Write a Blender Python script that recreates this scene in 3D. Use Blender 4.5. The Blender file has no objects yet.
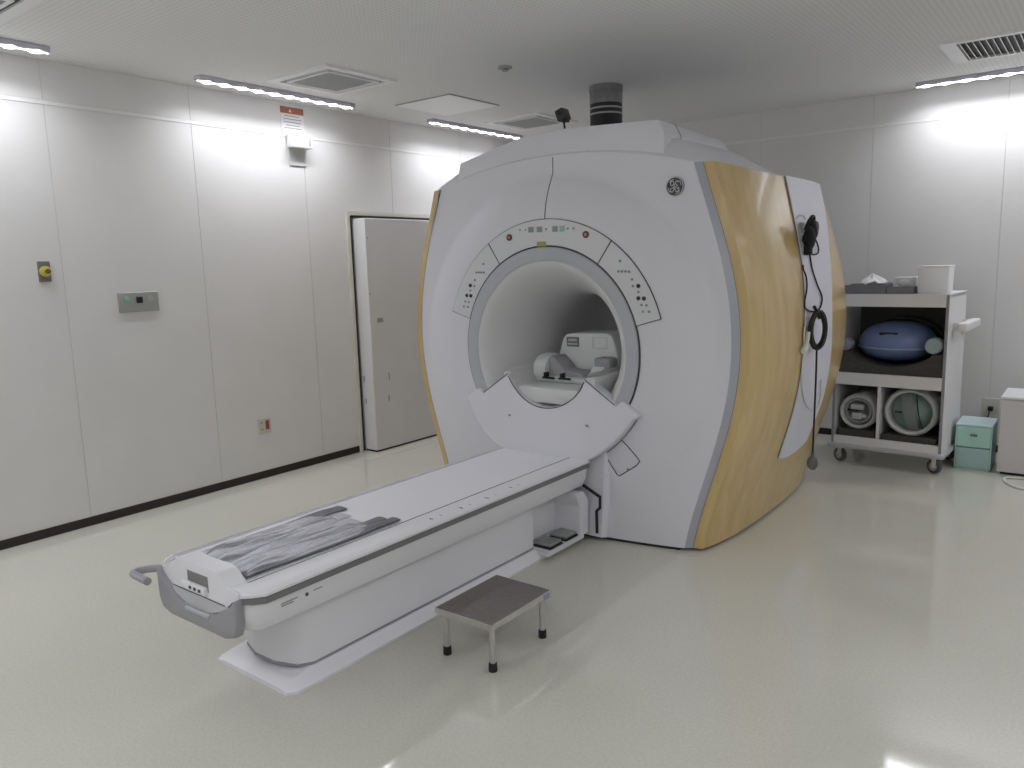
import bpy, bmesh, math, random
from mathutils import Vector, Matrix
random.seed(7)
S = bpy.context.scene
COL = S.collection
PI = math.pi

# ------------------------------------------------------------------ camera
F, CH = 774.93, 1.55                     # focal length in pixels (1024 wide), camera height
YAW, PIT, ROL = (math.radians(a) for a in (37.6255, 8.8370, -1.6751))
fw = Vector((-math.sin(YAW)*math.cos(PIT), math.cos(YAW)*math.cos(PIT), -math.sin(PIT)))
_r = Vector((math.cos(YAW), math.sin(YAW), 0)); _u = _r.cross(fw)
RT = _r*math.cos(ROL) + _u*math.sin(ROL); UP = -_r*math.sin(ROL) + _u*math.cos(ROL)
CAM = Vector((0, 0, CH))
cd = bpy.data.cameras.new('camera'); cam = bpy.data.objects.new('camera', cd); COL.objects.link(cam)
cd.sensor_width = 36; cd.lens = F*36/1024; cd.clip_start = .05; cd.clip_end = 60
m = Matrix((RT, UP, -fw)).transposed().to_4x4(); m.translation = CAM; cam.matrix_world = m
S.camera = cam

def on(ax, val, x, y):                   # pixel ray meets the plane axis = val
    d = fw + RT*((x-512)/F) - UP*((y-384)/F)
    return CAM + d*((val-CAM[ax])/d[ax])
def onx(v, x, y): return on(0, v, x, y)
def ony(v, x, y): return on(1, v, x, y)
def onz(v, x, y): return on(2, v, x, y)

# ------------------------------------------------------------------ world, exposure
w = bpy.data.worlds.new('world'); S.world = w; w.use_nodes = True
w.node_tree.nodes['Background'].inputs[0].default_value = (.5, .5, .5, 1)
w.node_tree.nodes['Background'].inputs[1].default_value = 0.0
vs = S.view_settings
vs.view_transform = 'Standard'; vs.look = 'None'; vs.gamma = 1; vs.use_curve_mapping = False
vs.exposure = 0.16
LED_POWER = 7.5          # watts of each LED bar

# ------------------------------------------------------------------ materials
MAT = {}
def mat(name, col, rough=.5, metal=0, spec=.5, noise=0, nscale=8, bump=0, bscale=60, emit=None, estr=0, coat=0, alpha=1, trans=0, crough=.05):
    if name in MAT: return MAT[name]
    m = bpy.data.materials.new(name); m.use_nodes = True; MAT[name] = m
    nt = m.node_tree; b = nt.nodes['Principled BSDF']
    b.inputs['Base Color'].default_value = (*col, 1)
    b.inputs['Roughness'].default_value = rough; b.inputs['Metallic'].default_value = metal
    b.inputs['Specular IOR Level'].default_value = spec
    if coat: b.inputs['Coat Weight'].default_value = coat; b.inputs['Coat Roughness'].default_value = crough
    if alpha < 1: b.inputs['Alpha'].default_value = alpha
    if trans: b.inputs['Transmission Weight'].default_value = trans
    if emit: b.inputs['Emission Color'].default_value = (*emit, 1); b.inputs['Emission Strength'].default_value = estr
    tc = nt.nodes.new('ShaderNodeTexCoord')
    if noise:
        n = nt.nodes.new('ShaderNodeTexNoise'); n.inputs['Scale'].default_value = nscale; n.inputs['Detail'].default_value = 4
        nt.links.new(tc.outputs['Object'], n.inputs['Vector'])
        r = nt.nodes.new('ShaderNodeMapRange'); r.inputs['From Min'].default_value = .3; r.inputs['From Max'].default_value = .7
        r.inputs['To Min'].default_value = 1-noise; r.inputs['To Max'].default_value = 1+noise
        nt.links.new(n.outputs['Fac'], r.inputs['Value'])
        mx = nt.nodes.new('ShaderNodeVectorMath'); mx.operation = 'SCALE'; mx.inputs[0].default_value = col
        nt.links.new(r.outputs['Result'], mx.inputs['Scale']); nt.links.new(mx.outputs[0], b.inputs['Base Color'])
    if bump:
        n = nt.nodes.new('ShaderNodeTexNoise'); n.inputs['Scale'].default_value = bscale; n.inputs['Detail'].default_value = 3
        nt.links.new(tc.outputs['Object'], n.inputs['Vector'])
        bp = nt.nodes.new('ShaderNodeBump'); bp.inputs['Strength'].default_value = bump; bp.inputs['Distance'].default_value = .01
        nt.links.new(n.outputs['Fac'], bp.inputs['Height']); nt.links.new(bp.outputs[0], b.inputs['Normal'])
    return m

def floor_material():
    m = mat('floor_vinyl', (.66, .65, .57), .08, spec=.5)
    nt = m.node_tree; b = nt.nodes['Principled BSDF']; tc = nt.nodes.new('ShaderNodeTexCoord')
    n1 = nt.nodes.new('ShaderNodeTexNoise'); n1.inputs['Scale'].default_value = 90; n1.inputs['Detail'].default_value = 6
    n2 = nt.nodes.new('ShaderNodeTexNoise'); n2.inputs['Scale'].default_value = 1.3; n2.inputs['Detail'].default_value = 3
    for n in (n1, n2): nt.links.new(tc.outputs['Object'], n.inputs['Vector'])
    cr = nt.nodes.new('ShaderNodeValToRGB')
    cr.color_ramp.elements[0].position = .3; cr.color_ramp.elements[0].color = (.62, .612, .53, 1)
    cr.color_ramp.elements[1].position = .7; cr.color_ramp.elements[1].color = (.70, .69, .61, 1)
    nt.links.new(n1.outputs['Fac'], cr.inputs['Fac'])
    mx = nt.nodes.new('ShaderNodeMix'); mx.data_type = 'RGBA'; mx.blend_type = 'MULTIPLY'; mx.inputs['Factor'].default_value = .12
    nt.links.new(cr.outputs[0], mx.inputs['A']); nt.links.new(n2.outputs['Fac'], mx.inputs['B'])
    nt.links.new(mx.outputs['Result'], b.inputs['Base Color'])
    r = nt.nodes.new('ShaderNodeMapRange'); r.inputs['To Min'].default_value = .05; r.inputs['To Max'].default_value = .10
    nt.links.new(n2.outputs['Fac'], r.inputs['Value']); nt.links.new(r.outputs[0], b.inputs['Roughness'])
    return m

def ceiling_material():
    m = mat('ceiling_perforated', (.60, .60, .59), .85, spec=.2)
    nt = m.node_tree; b = nt.nodes['Principled BSDF']; tc = nt.nodes.new('ShaderNodeTexCoord')
    sx = nt.nodes.new('ShaderNodeSeparateXYZ'); nt.links.new(tc.outputs['Object'], sx.inputs[0])
    def frac(o, pitch):
        a = nt.nodes.new('ShaderNodeMath'); a.operation = 'MULTIPLY'; a.inputs[1].default_value = 1/pitch; nt.links.new(o, a.inputs[0])
        f = nt.nodes.new('ShaderNodeMath'); f.operation = 'FRACT'; nt.links.new(a.outputs[0], f.inputs[0])
        s = nt.nodes.new('ShaderNodeMath'); s.operation = 'SUBTRACT'; s.inputs[1].default_value = .5; nt.links.new(f.outputs[0], s.inputs[0])
        p = nt.nodes.new('ShaderNodeMath'); p.operation = 'MULTIPLY'; nt.links.new(s.outputs[0], p.inputs[0]); nt.links.new(s.outputs[0], p.inputs[1])
        return p.outputs[0]
    ad = nt.nodes.new('ShaderNodeMath'); ad.operation = 'ADD'
    nt.links.new(frac(sx.outputs[0], .03), ad.inputs[0]); nt.links.new(frac(sx.outputs[1], .03), ad.inputs[1])
    lt = nt.nodes.new('ShaderNodeMath'); lt.operation = 'LESS_THAN'; lt.inputs[1].default_value = .085
    nt.links.new(ad.outputs[0], lt.inputs[0])
    mx = nt.nodes.new('ShaderNodeMix'); mx.data_type = 'RGBA'
    mx.inputs['A'].default_value = (.85, .85, .84, 1); mx.inputs['B'].default_value = (.76, .76, .75, 1)
    nt.links.new(lt.outputs[0], mx.inputs['Factor']); nt.links.new(mx.outputs['Result'], b.inputs['Base Color'])
    return m

def wood_material():
    m = mat('maple_veneer', (.70, .50, .22), .38, spec=.5, coat=.7, crough=.13)
    nt = m.node_tree; b = nt.nodes['Principled BSDF']; tc = nt.nodes.new('ShaderNodeTexCoord')
    mp = nt.nodes.new('ShaderNodeMapping'); mp.inputs['Scale'].default_value = (9, 9, .7)
    nt.links.new(tc.outputs['Object'], mp.inputs[0])
    n = nt.nodes.new('ShaderNodeTexNoise'); n.inputs['Scale'].default_value = 1.6; n.inputs['Detail'].default_value = 6; n.inputs['Distortion'].default_value = .6
    nt.links.new(mp.outputs[0], n.inputs['Vector'])
    cr = nt.nodes.new('ShaderNodeValToRGB')
    cr.color_ramp.elements[0].position = .25; cr.color_ramp.elements[0].color = (.57, .395, .155, 1)
    cr.color_ramp.elements[1].position = .75; cr.color_ramp.elements[1].color = (.70, .52, .235, 1)
    nt.links.new(n.outputs['Fac'], cr.inputs['Fac']); nt.links.new(cr.outputs[0], b.inputs['Base Color'])
    return m

FLOOR = floor_material(); CEIL = ceiling_material(); WOOD = wood_material()
WALL = mat('wall_panel_paint', (.76, .75, .735), .55, noise=.02, nscale=3)
JOINT = mat('wall_joint', (.65, .65, .64), .8)
BAND = mat('wall_band', (.83, .83, .81), .45)
DBROWN = mat('dark_brown_vinyl', (.020, .014, .011), .4)
CREAM = mat('cream_frame', (.66, .64, .56), .5)
BLACK = mat('black_rubber', (.012, .012, .013), .55)
DOORM = mat('door_paint', (.74, .74, .74), .45, noise=.02, nscale=4)
SHELL = mat('scanner_white', (.765, .765, .81), .42, spec=.4)
SHELL2 = mat('scanner_pale_lilac', (.745, .745, .83), .4, spec=.4)
LINER = mat('bore_white', (.72, .73, .72), .5)
RING = mat('ring_grey', (.50, .51, .55), .45)
STRIP = mat('edge_strip_grey', (.46, .475, .53), .35, metal=.2)
LINE = mat('dark_joint', (.07, .07, .08), .7)
FINE = mat('fine_joint', (.24, .24, .26), .7)
TABLE = mat('table_white', (.82, .82, .85), .4, spec=.45)
TGREY = mat('table_grey', (.33, .33, .35), .45)
TDGREY = mat('table_dark_grey', (.20, .20, .195), .5)
PAD = mat('cradle_pad', (.83, .83, .875), .55)
STEEL = mat('brushed_steel', (.62, .61, .58), .28, metal=1, noise=.05, nscale=40)
TREAD = mat('tread_steel', (.27, .25, .235), .38, metal=.85, noise=.08, nscale=60, bump=.25, bscale=300)
GREYMETAL = mat('grey_metal', (.38, .39, .38), .4, metal=.5)
WHITE = mat('white_plastic', (.76, .77, .78), .4)
CARTW = mat('cart_white', (.78, .77, .77), .45)
CARTG = mat('cart_edge_grey', (.30, .30, .32), .5)
FOAM = mat('dark_foam', (.072, .066, .06), .95, noise=.15, nscale=60)
DFOAM = mat('grey_foam', (.20, .20, .21), .95)

# ------------------------------------------------------------------ mesh helpers
def box(lo, hi, bev=0, seg=2):
    bm = bmesh.new(); bmesh.ops.create_cube(bm, size=1)
    for v in bm.verts:
        v.co = Vector([lo[i] + (v.co[i]+.5)*(hi[i]-lo[i]) for i in range(3)])
    if bev: bmesh.ops.bevel(bm, geom=list(bm.edges), offset=bev, segments=seg, affect='EDGES', profile=.5, clamp_overlap=True)
    return bm
def join(*bms):
    out = bmesh.new()
    for b in bms:
        me = bpy.data.meshes.new('t'); b.to_mesh(me); b.free(); out.from_mesh(me); bpy.data.meshes.remove(me)
    return out
def xf(bm, loc=(0, 0, 0), rot=None, scale=None):
    M = Matrix.Translation(loc)
    if rot: M = M @ Matrix.Rotation(rot[1], 4, rot[0])
    if scale: M = M @ Matrix.Diagonal((*scale, 1))
    bmesh.ops.transform(bm, matrix=M, verts=bm.verts); return bm
def cyl(a, b, r, n=20, r2=None, cap=True, bev=0):
    a, b = Vector(a), Vector(b); d = b-a
    bm = bmesh.new()
    bmesh.ops.create_cone(bm, cap_ends=cap, segments=n, radius1=r, radius2=r if r2 is None else r2, depth=d.length)
    if bev:
        es = [e for e in bm.edges if abs(e.verts[0].co.z-e.verts[1].co.z) < 1e-6]
        bmesh.ops.bevel(bm, geom=es, offset=bev, segments=2, affect='EDGES', profile=.5)
    q = Vector((0, 0, 1)).rotation_difference(d.normalized())
    M = Matrix.Translation((a+b)/2) @ q.to_matrix().to_4x4()
    bmesh.ops.transform(bm, matrix=M, verts=bm.verts); return bm
def sphere(c, r, n=16, sc=(1, 1, 1)):
    bm = bmesh.new(); bmesh.ops.create_uvsphere(bm, u_segments=n, v_segments=max(6, n//2), radius=r)
    return xf(bm, c, None, sc)
def tube(pts, r, n=8, closed=False):
    pts = [Vector(p) for p in pts]; bm = bmesh.new(); rings = []; N = len(pts); up = None
    for i, p in enumerate(pts):
        a = pts[(i-1) % N] if (closed or i > 0) else p; b = pts[(i+1) % N] if (closed or i < N-1) else p
        t = (b-a).normalized()
        if up is None: up = t.orthogonal().normalized()
        up = (up - t*up.dot(t)).normalized(); s = t.cross(up)
        rings.append([bm.verts.new(p + (up*math.cos(2*PI*k/n) + s*math.sin(2*PI*k/n))*r) for k in range(n)])
    for i in range(N if closed else N-1):
        A, B = rings[i], rings[(i+1) % N]
        for k in range(n): bm.faces.new((A[k], A[(k+1) % n], B[(k+1) % n], B[k]))
    if not closed: bm.faces.new(rings[0][::-1]); bm.faces.new(rings[-1])
    return bm
def smooth_path(ctrl, n=8):                     # Catmull-Rom through the control points
    c = [Vector(p) for p in ctrl]; c = [c[0]*2-c[1]] + c + [c[-1]*2-c[-2]]; out = []
    for i in range(1, len(c)-2):
        for k in range(n):
            t = k/n
            out.append(.5*((2*c[i]) + (c[i+1]-c[i-1])*t + (2*c[i-1]-5*c[i]+4*c[i+1]-c[i+2])*t*t + (-c[i-1]+3*c[i]-3*c[i+1]+c[i+2])*t**3))
    out.append(c[-2]); return out
def grid(fn, nu, nv, wrapu=False):
    bm = bmesh.new()
    V = [[bm.verts.new(fn(i/nu, j/nv)) for j in range(nv+1)] for i in range(nu if wrapu else nu+1)]
    for i in range(nu):
        for j in range(nv):
            A, B = V[i], V[(i+1) % len(V)]
            bm.faces.new((A[j], B[j], B[j+1], A[j+1]))
    return bm
def prism(poly, axis, a, b, bev=0):             # polygon in the two other axes, extruded along axis from a to b
    bm = bmesh.new()
    def P(p, t): q = list(p); q.insert(axis, t); return q
    A = [bm.verts.new(P(p, a)) for p in poly]; B = [bm.verts.new(P(p, b)) for p in poly]; n = len(poly)
    bm.faces.new(A); bm.faces.new(B[::-1])
    for i in range(n): bm.faces.new((A[i], B[i], B[(i+1) % n], A[(i+1) % n]))
    bmesh.ops.recalc_face_normals(bm, faces=bm.faces)
    if bev: bmesh.ops.bevel(bm, geom=list(bm.edges), offset=bev, segments=2, affect='EDGES', profile=.5, clamp_overlap=True)
    return bm
def lathe(prof, c, axis=1, n=64):               # prof: (radius, position along axis); c: the two other coordinates
    def fn(u, j):
        return None
    bm = bmesh.new(); R = []
    for k in range(n):
        a = 2*PI*k/n; row = []
        for r, t in prof:
            q = [c[0]+r*math.cos(a), c[1]+r*math.sin(a)]; q.insert(axis, t); row.append(bm.verts.new(q))
        R.append(row)
    for k in range(n):
        A, B = R[k], R[(k+1) % n]
        for j in range(len(prof)-1): bm.faces.new((A[j], B[j], B[j+1], A[j+1]))
    return bm
def solidify(bm, t):
    bmesh.ops.recalc_face_normals(bm, faces=bm.faces)
    bmesh.ops.solidify(bm, geom=list(bm.faces), thickness=t); return bm

def root_loc(o):
    v = Vector((0, 0, 0))
    while o is not None: v += o.location; o = o.parent
    return v
def obj(name, bm, m, parent=None, smooth=True, recalc=True, label=None, angle=35):
    if recalc: bmesh.ops.recalc_face_normals(bm, faces=bm.faces)
    if parent is not None: bmesh.ops.translate(bm, vec=-root_loc(parent), verts=bm.verts)
    me = bpy.data.meshes.new(name); bm.to_mesh(me); bm.free(); me.materials.append(m)
    if smooth:
        me.shade_smooth(); me.set_sharp_from_angle(angle=math.radians(angle))
    o = bpy.data.objects.new(name, me); COL.objects.link(o); o.parent = parent
    if label: o['label'] = label
    return o
def copy_at(o, d, parent=None):                # same mesh, shifted by d
    c = o.copy(); COL.objects.link(c); c.parent = parent if parent is not None else o.parent; c.location = o.location + Vector(d); return c
def tag(o, label, cat, group=None):
    o['label'] = label; o['category'] = cat
    if group: o['group'] = group
    return o
def thing(name, loc, label, cat, group=None, rz=0):
    o = bpy.data.objects.new(name, None); COL.objects.link(o); o.location = loc; o.empty_display_size = .1
    o.rotation_euler.z = rz
    return tag(o, label, cat, group)
def struct(name, bm, m, smooth=False):
    o = obj(name, bm, m, smooth=smooth); o['kind'] = 'structure'; return o
def text_mesh(body, size, ext=.001):
    cu = bpy.data.curves.new('t', 'FONT'); cu.body = body; cu.size = size; cu.extrude = ext; cu.align_x = 'CENTER'; cu.align_y = 'CENTER'
    o = bpy.data.objects.new('t', cu); COL.objects.link(o)
    dg = bpy.context.evaluated_depsgraph_get(); me = bpy.data.meshes.new_from_object(o.evaluated_get(dg))
    bm = bmesh.new(); bm.from_mesh(me); bpy.data.objects.remove(o); bpy.data.curves.remove(cu); bpy.data.meshes.remove(me)
    return bm

# ------------------------------------------------------------------ the room
XL, XR, YF, YB, ZC = -4.977, 1.25, -1.10, 6.886, 2.788
struct('floor', box((XL-.12, YF-.12, -.12), (XR+.12, YB+.12, 0)), FLOOR)
struct('ceiling', box((XL-.12, YF-.12, ZC), (XR+.12, YB+.12, ZC+.12)), CEIL)
wl = struct('wall_left', box((XL-.12, YF, 0), (XL-.003, YB, ZC)), JOINT)
wb = struct('wall_back', box((XL-.006, YB+.003, 0), (XR+.006, YB+.12, ZC)), JOINT)
struct('wall_right', box((XR, YF, 0), (XR+.12, YB, ZC)), WALL)
struct('wall_front', box((XL, YF-.12, 0), (XR, YF, ZC)), WALL)
def panels(par, axis, seams, holes, fixed):
    seams = sorted(seams)
    for a, b in zip(seams[:-1], seams[1:]):
        for z0, z1 in ((0, 2.536), (2.562, ZC)):
            spans = [(a, b, z0, z1)]
            for h0, h1, hz in holes:
                new = []
                for (p, q, s, t) in spans:
                    if q <= h0 or p >= h1 or s >= hz: new.append((p, q, s, t)); continue
                    if p < h0: new.append((p, h0, s, t))
                    if q > h1: new.append((h1, q, s, t))
                    if t > hz: new.append((max(p, h0), min(q, h1), hz, t))
                spans = new
            for p, q, s, t in spans:
                g0 = .0018 if abs(p-a) < 1e-6 else -.0005; g1 = .0018 if abs(q-b) < 1e-6 else -.0005
                lo, hi = ((XL-.003, p+g0, s), (XL, q-g1, t)) if axis == 0 else ((p+g0, YB, s), (q-g1, YB+.003, t))
                obj('wall_panel', box(lo, hi, 0 if g0 < 0 or g1 < 0 else .0008, 1), WALL, par, smooth=False)
DY0, DY1, DZ = 4.345, 5.42, 1.972           # door opening in the left wall
panels(wl, 0, [YF] + [2.09+.917*k for k in range(-3, 6)] + [YB], [(DY0-.045, DY1+.045, DZ+.04)], XL)
panels(wb, 1, [XL] + [-.675-.911*k for k in range(-2, 5)] + [XR], [], YB)
t1 = struct('trim_1', box((XL-.002, YF, 2.537), (XL+.003, YB, 2.561), .001, 1), BAND)
t2 = struct('trim_2', box((XL+.003, YB-.003, 2.537), (XR, YB+.002, 2.561), .001, 1), BAND)
bl = struct('baseboard_left', box((XL-.002, YF, .001), (XL+.008, DY0-.046, .056), .002, 1), DBROWN)
obj('baseboard_length', box((XL-.002, DY1+.046, .001), (XL+.008, YB-.01, .056), .002, 1), DBROWN, bl)
struct('baseboard_back', box((XL+.008, YB-.008, .001), (XR, YB+.002, .056), .002, 1), DBROWN)
# door: a thick shielded leaf standing proud of the wall
d1 = struct('door_1', box((XL-.002, DY0+.028, .014), (XL+.145, DY1-.02, DZ-.022), .006), DOORM)
d1['label'] = 'thick pale grey shielded room door behind the scanner'
fr = join(box((XL-.004, DY0-.045, 0), (XL+.016, DY0-.010, DZ+.035), .002, 1), box((XL-.004, DY1+.010, 0), (XL+.016, DY1+.045, DZ+.035), .002, 1),
          box((XL-.004, DY0-.010, DZ+.004), (XL+.016, DY1+.010, DZ+.035), .002, 1))
obj('door_frame', fr, CREAM, d1, smooth=False)
gap = join(box((XL-.05, DY0-.01, .004), (XL-.004, DY1+.01, DZ+.004)), box((XL-.004, DY0-.010, .004), (XL+.012, DY0+.012, DZ+.004)), box((XL-.004, DY0+.012, DZ-.012), (XL+.03, DY1+.01, DZ+.004)))
obj('seal', gap, BLACK, d1, smooth=False)
hp = onx(XL+.145, 380, 320)
obj('handle_plate', box((XL+.143, hp.y-.03, hp.z-.018), (XL+.152, hp.y+.03, hp.z+.018), .002, 1), GREYMETAL, d1)
for px, py, h in ((367, 238, .012), (370, 294, .012), (364, 379, .05), (389, 376, .06), (389, 398, .05), (366, 401, .04)):
    p = onx(XL+.145, px, py)
    obj('scuff', box((XL+.1445, p.y-.003, p.z-h/2), (XL+.1462, p.y+.004, p.z+h/2)), LINE, d1, smooth=False)
obj('door_sweep', box((XL+.01, DY0+.03, .002), (XL+.142, DY1-.02, .014)), BLACK, d1, smooth=False)
struct('trim_3', join(box((XL+.016, DY0-.2, -.001), (XL+.30, DY0-.19, .0012)), box((XL+.30, DY0-.2, -.001), (XL+.31, DY1+.2, .0012))), mat('floor_line', (.45, .45, .41), .4))

# ------------------------------------------------------------------ ceiling fixtures
LED = mat('led_lens', (.9, .9, .9), .4, emit=(.94, .95, 1.0), estr=10)
HOUSE = mat('lamp_housing', (.62, .61, .70), .45)
def led_bar(c, along, label, n=10, length=1.29, group='LED bars on the ceiling'):
    x, y = c
    t = thing('led_bar', (x, y, ZC), label, 'ceiling light', group)
    L = length/2; W = .035
    def bx(a0, a1, w0, w1, z0, z1, bev=0):
        if along == 1: return box((x+w0, y+a0, z0), (x+w1, y+a1, z1), bev, 1)
        return box((x+a0, y+w0, z0), (x+a1, y+w1, z1), bev, 1)
    obj('housing', bx(-L, L, -W, W, ZC-.030, ZC, .004), HOUSE, t)
    p = length/n
    first = None
    for k in range(n):
        a = -L + p*(k+.5)
        if first is None:
            q = (x, y+a, ZC-.0305) if along == 1 else (x+a, y, ZC-.0305)
            bm = bmesh.new()
            prof = [(-.5, .003), (-.33, .004), (-.2, .020), (-.06, .034), (.06, .034), (.2, .020), (.33, .004), (.5, .003)]
            rows = []
            for s, wd in prof:
                dz = -.002 - .005*(wd/.032)
                pts = [(-wd, 0), (-wd*.6, dz), (wd*.6, dz), (wd, 0)]
                rows.append([bm.verts.new((q[0]+pw, q[1]+s*p, q[2]+pz) if along == 1 else (q[0]+s*p, q[1]+pw, q[2]+pz)) for pw, pz in pts])
            for A, B in zip(rows[:-1], rows[1:]):
                for j in range(3): bm.faces.new((A[j], A[j+1], B[j+1], B[j]))
            first = obj('led_lens', bm, LED, t)
            f0 = a
        else:
            copy_at(first, (0, a-f0, 0) if along == 1 else (a-f0, 0, 0), t)
    ld = bpy.data.lights.new('led_light', 'AREA'); ld.shape = 'RECTANGLE'; ld.energy = LED_POWER; ld.color = (.92, .935, 1.0); ld.spread = math.radians(144)
    ld.size, ld.size_y = (.05, length-.04) if along == 1 else (length-.04, .05)
    lo = bpy.data.objects.new('led_light', ld); COL.objects.link(lo); lo.parent = t; lo.location = (0, 0, -.045)
    return t
LX = -4.70
led_bar((LX, 1.385), 1, 'LED bar cut off by the left edge of the picture')
led_bar((LX, 3.555), 1, 'LED bar above the red and white wall notice')
led_bar((LX, 5.70), 1, 'LED bar partly hidden behind the scanner top')
led_bar((-.60, 6.655), 0, 'LED bar on the right beside the slatted air vent')
led_bar((LX, -.795), 1, 'LED bar outside the picture, the nearest of the left wall row')  # this bar and those below are unseen, added to brighten the room
led_bar((.97, -.20), 1, 'LED bar outside the picture, nearest of the right wall row')
led_bar((.97, 1.385), 1, 'LED bar outside the picture, second of the right wall row')
led_bar((.97, 3.565), 1, 'LED bar outside the picture, third of the right wall row')
led_bar((.97, 5.70), 1, 'LED bar outside the picture, last of the right wall row')
led_bar((-3.6, -.82), 0, 'LED bar outside the picture behind the camera, left one')
led_bar((-2.0, -.82), 0, 'LED bar outside the picture behind the camera, middle one')
led_bar((-.4, -.82), 0, 'LED bar outside the picture behind the camera, right one')

VENTW = mat('vent_white', (.87, .87, .88), .45); VENTG = mat('vent_mesh_grey', (.33, .34, .34), .6, noise=.1, nscale=120)
VSLOT = mat('vent_slot', (.10, .10, .10), .7)
def cassette(x0, y0, label):
    t = thing('air_cassette', (x0+.3, y0+.3, ZC), label, 'air vent', 'square air cassettes in the ceiling')
    f = join(box((x0, y0, ZC-.014), (x0+.6, y0+.055, ZC)), box((x0, y0+.545, ZC-.014), (x0+.6, y0+.6, ZC)),
             box((x0, y0+.055, ZC-.014), (x0+.055, y0+.545, ZC)), box((x0+.545, y0+.055, ZC-.014), (x0+.6, y0+.545, ZC)))
    obj('frame', f, VENTW, t, smooth=False)
    obj('slot', box((x0+.055, y0+.055, ZC-.003), (x0+.545, y0+.545, ZC+.0)), VSLOT, t, smooth=False)
    f = join(box((x0+.085, y0+.085, ZC-.018), (x0+.515, y0+.105, ZC-.003)), box((x0+.085, y0+.495, ZC-.018), (x0+.515, y0+.515, ZC-.003)),
             box((x0+.085, y0+.105, ZC-.018), (x0+.105, y0+.495, ZC-.003)), box((x0+.495, y0+.105, ZC-.018), (x0+.515, y0+.495, ZC-.003)))
    obj('grille_frame', f, VENTW, t, smooth=False)
    obj('grille', box((x0+.105, y0+.105, ZC-.013), (x0+.495, y0+.495, ZC-.003)), VENTG, t, smooth=False)
cassette(-4.49, 1.085, 'air cassette in the top left corner, cut off by the picture edge')
cassette(-4.49, 3.285, 'air cassette with grey mesh near the red and white notice')
cassette(-4.47, 5.50, 'air cassette half hidden behind the scanner and small camera')
t = thing('ceiling_hatch', (-4.2, 4.74, ZC), 'plain white square ceiling panel between two air cassettes', 'ceiling panel')
obj('frame', join(box((-4.49, 4.445, ZC-.006), (-3.92, 4.455, ZC)), box((-4.49, 5.02, ZC-.006), (-3.92, 5.03, ZC)), box((-4.49, 4.455, ZC-.006), (-4.48, 5.02, ZC)), box((-3.93, 4.455, ZC-.006), (-3.92, 5.02, ZC))), CARTG, t, smooth=False)
obj('panel', box((-4.48, 4.455, ZC-.010), (-3.93, 5.02, ZC-.0005), .003, 1), mat('hatch_white', (.95, .95, .95), .5), t)
t = thing('slatted_vent', (-.62, 5.80, ZC), 'white framed ceiling vent with dark slats at the right edge', 'air vent')
vx0, vx1, vy0, vy1 = -.92, -.30, 5.50, 6.11
obj('frame', join(box((vx0, vy0, ZC-.016), (vx0+.085, vy1, ZC)), box((vx1-.085, vy0, ZC-.016), (vx1, vy1, ZC)), box((vx0+.085, vy0, ZC-.016), (vx1-.085, vy0+.05, ZC)), box((vx0+.085, vy1-.05, ZC-.016), (vx1-.085, vy1, ZC))), VENTW, t, smooth=False)
obj('duct', box((vx0+.085, vy0+.05, ZC-.002), (vx1-.085, vy1-.05, ZC)), BLACK, t, smooth=False)
s0 = None
for k in range(13):
    if s0 is None: s0 = obj('slat', xf(box((-.002, vy0-vy0+.05, -.012), (.002, vy1-vy0-.05, .010)), (vx0+.10, vy0, ZC-.012), ('Y', -.5)), VENTW, t, smooth=False)
    else: copy_at(s0, (k*.0345, 0, 0), t)
t = thing('smoke_detector', onz(ZC, 505, 67), 'small round white detector disc on the bare ceiling', 'detector')
p = onz(ZC, 505, 67)
obj('base', cyl((p.x, p.y, ZC-.010), (p.x, p.y, ZC), .045, 24), mat('detector_grey', (.42, .42, .42), .5), t); obj('sensor', cyl((p.x, p.y, ZC-.026), (p.x, p.y, ZC-.012), .02, 16), GREYMETAL, t)

# ------------------------------------------------------------------ things on the walls
RED = mat('notice_red', (.42, .13, .09), .6); PAPER = mat('notice_paper', (.84, .84, .84), .6); INK = mat('ink_grey', (.35, .36, .38), .7)
t = thing('wall_notice', (XL, 3.84, 2.575), 'white notice with a red header on the left wall', 'sign')
obj('sheet', box((XL+.0005, 3.735, 2.575), (XL+.004, 3.945, 2.755)), PAPER, t, smooth=False)
obj('header', box((XL+.004, 3.735, 2.707), (XL+.0055, 3.945, 2.755)), RED, t, smooth=False)
obj('warning_sign', prism([(3.808, 2.718), (3.838, 2.718), (3.823, 2.744)], 0, XL+.0055, XL+.0065), mat('notice_yellow', (.85, .65, .15), .6), t, smooth=False)
for z, a, b in ((2.69, 3.77, 3.90), (2.668, 3.76, 3.92), (2.645, 3.76, 3.915), (2.622, 3.78, 3.90), (2.603, 3.76, 3.92)):
    obj('text_line', box((XL+.004, a, z-.003), (XL+.0046, b, z+.003)), INK, t, smooth=False)
t = thing('gas_alarm', (XL, 3.86, 2.45), 'small white wall alarm box under the red headed notice', 'alarm')
obj('case', box((XL+.0105, 3.765, 2.455), (XL+.085, 3.955, 2.555), .008), mat('alarm_white', (.80, .80, .79), .45), t)
obj('back_plate', box((XL, 3.785, 2.33), (XL+.010, 3.94, 2.535), .002, 1), mat('alarm_plate', (.60, .60, .60), .5), t)  # grey plate stands in for the shadow below the case
obj('display', box((XL+.0845, 3.915, 2.475), (XL+.0865, 3.935, 2.525)), INK, t, smooth=False)
YEL = mat('button_yellow', (.66, .56, .10), .45)
t = thing('emergency_stop', (XL, 1.986, 1.58), 'grey wall plate with a yellow ringed stop button', 'button')
obj('plate', box((XL, 1.952, 1.523), (XL+.012, 2.020, 1.642), .003, 1), mat('plate_grey', (.20, .20, .20), .45, metal=.3), t)
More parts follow.
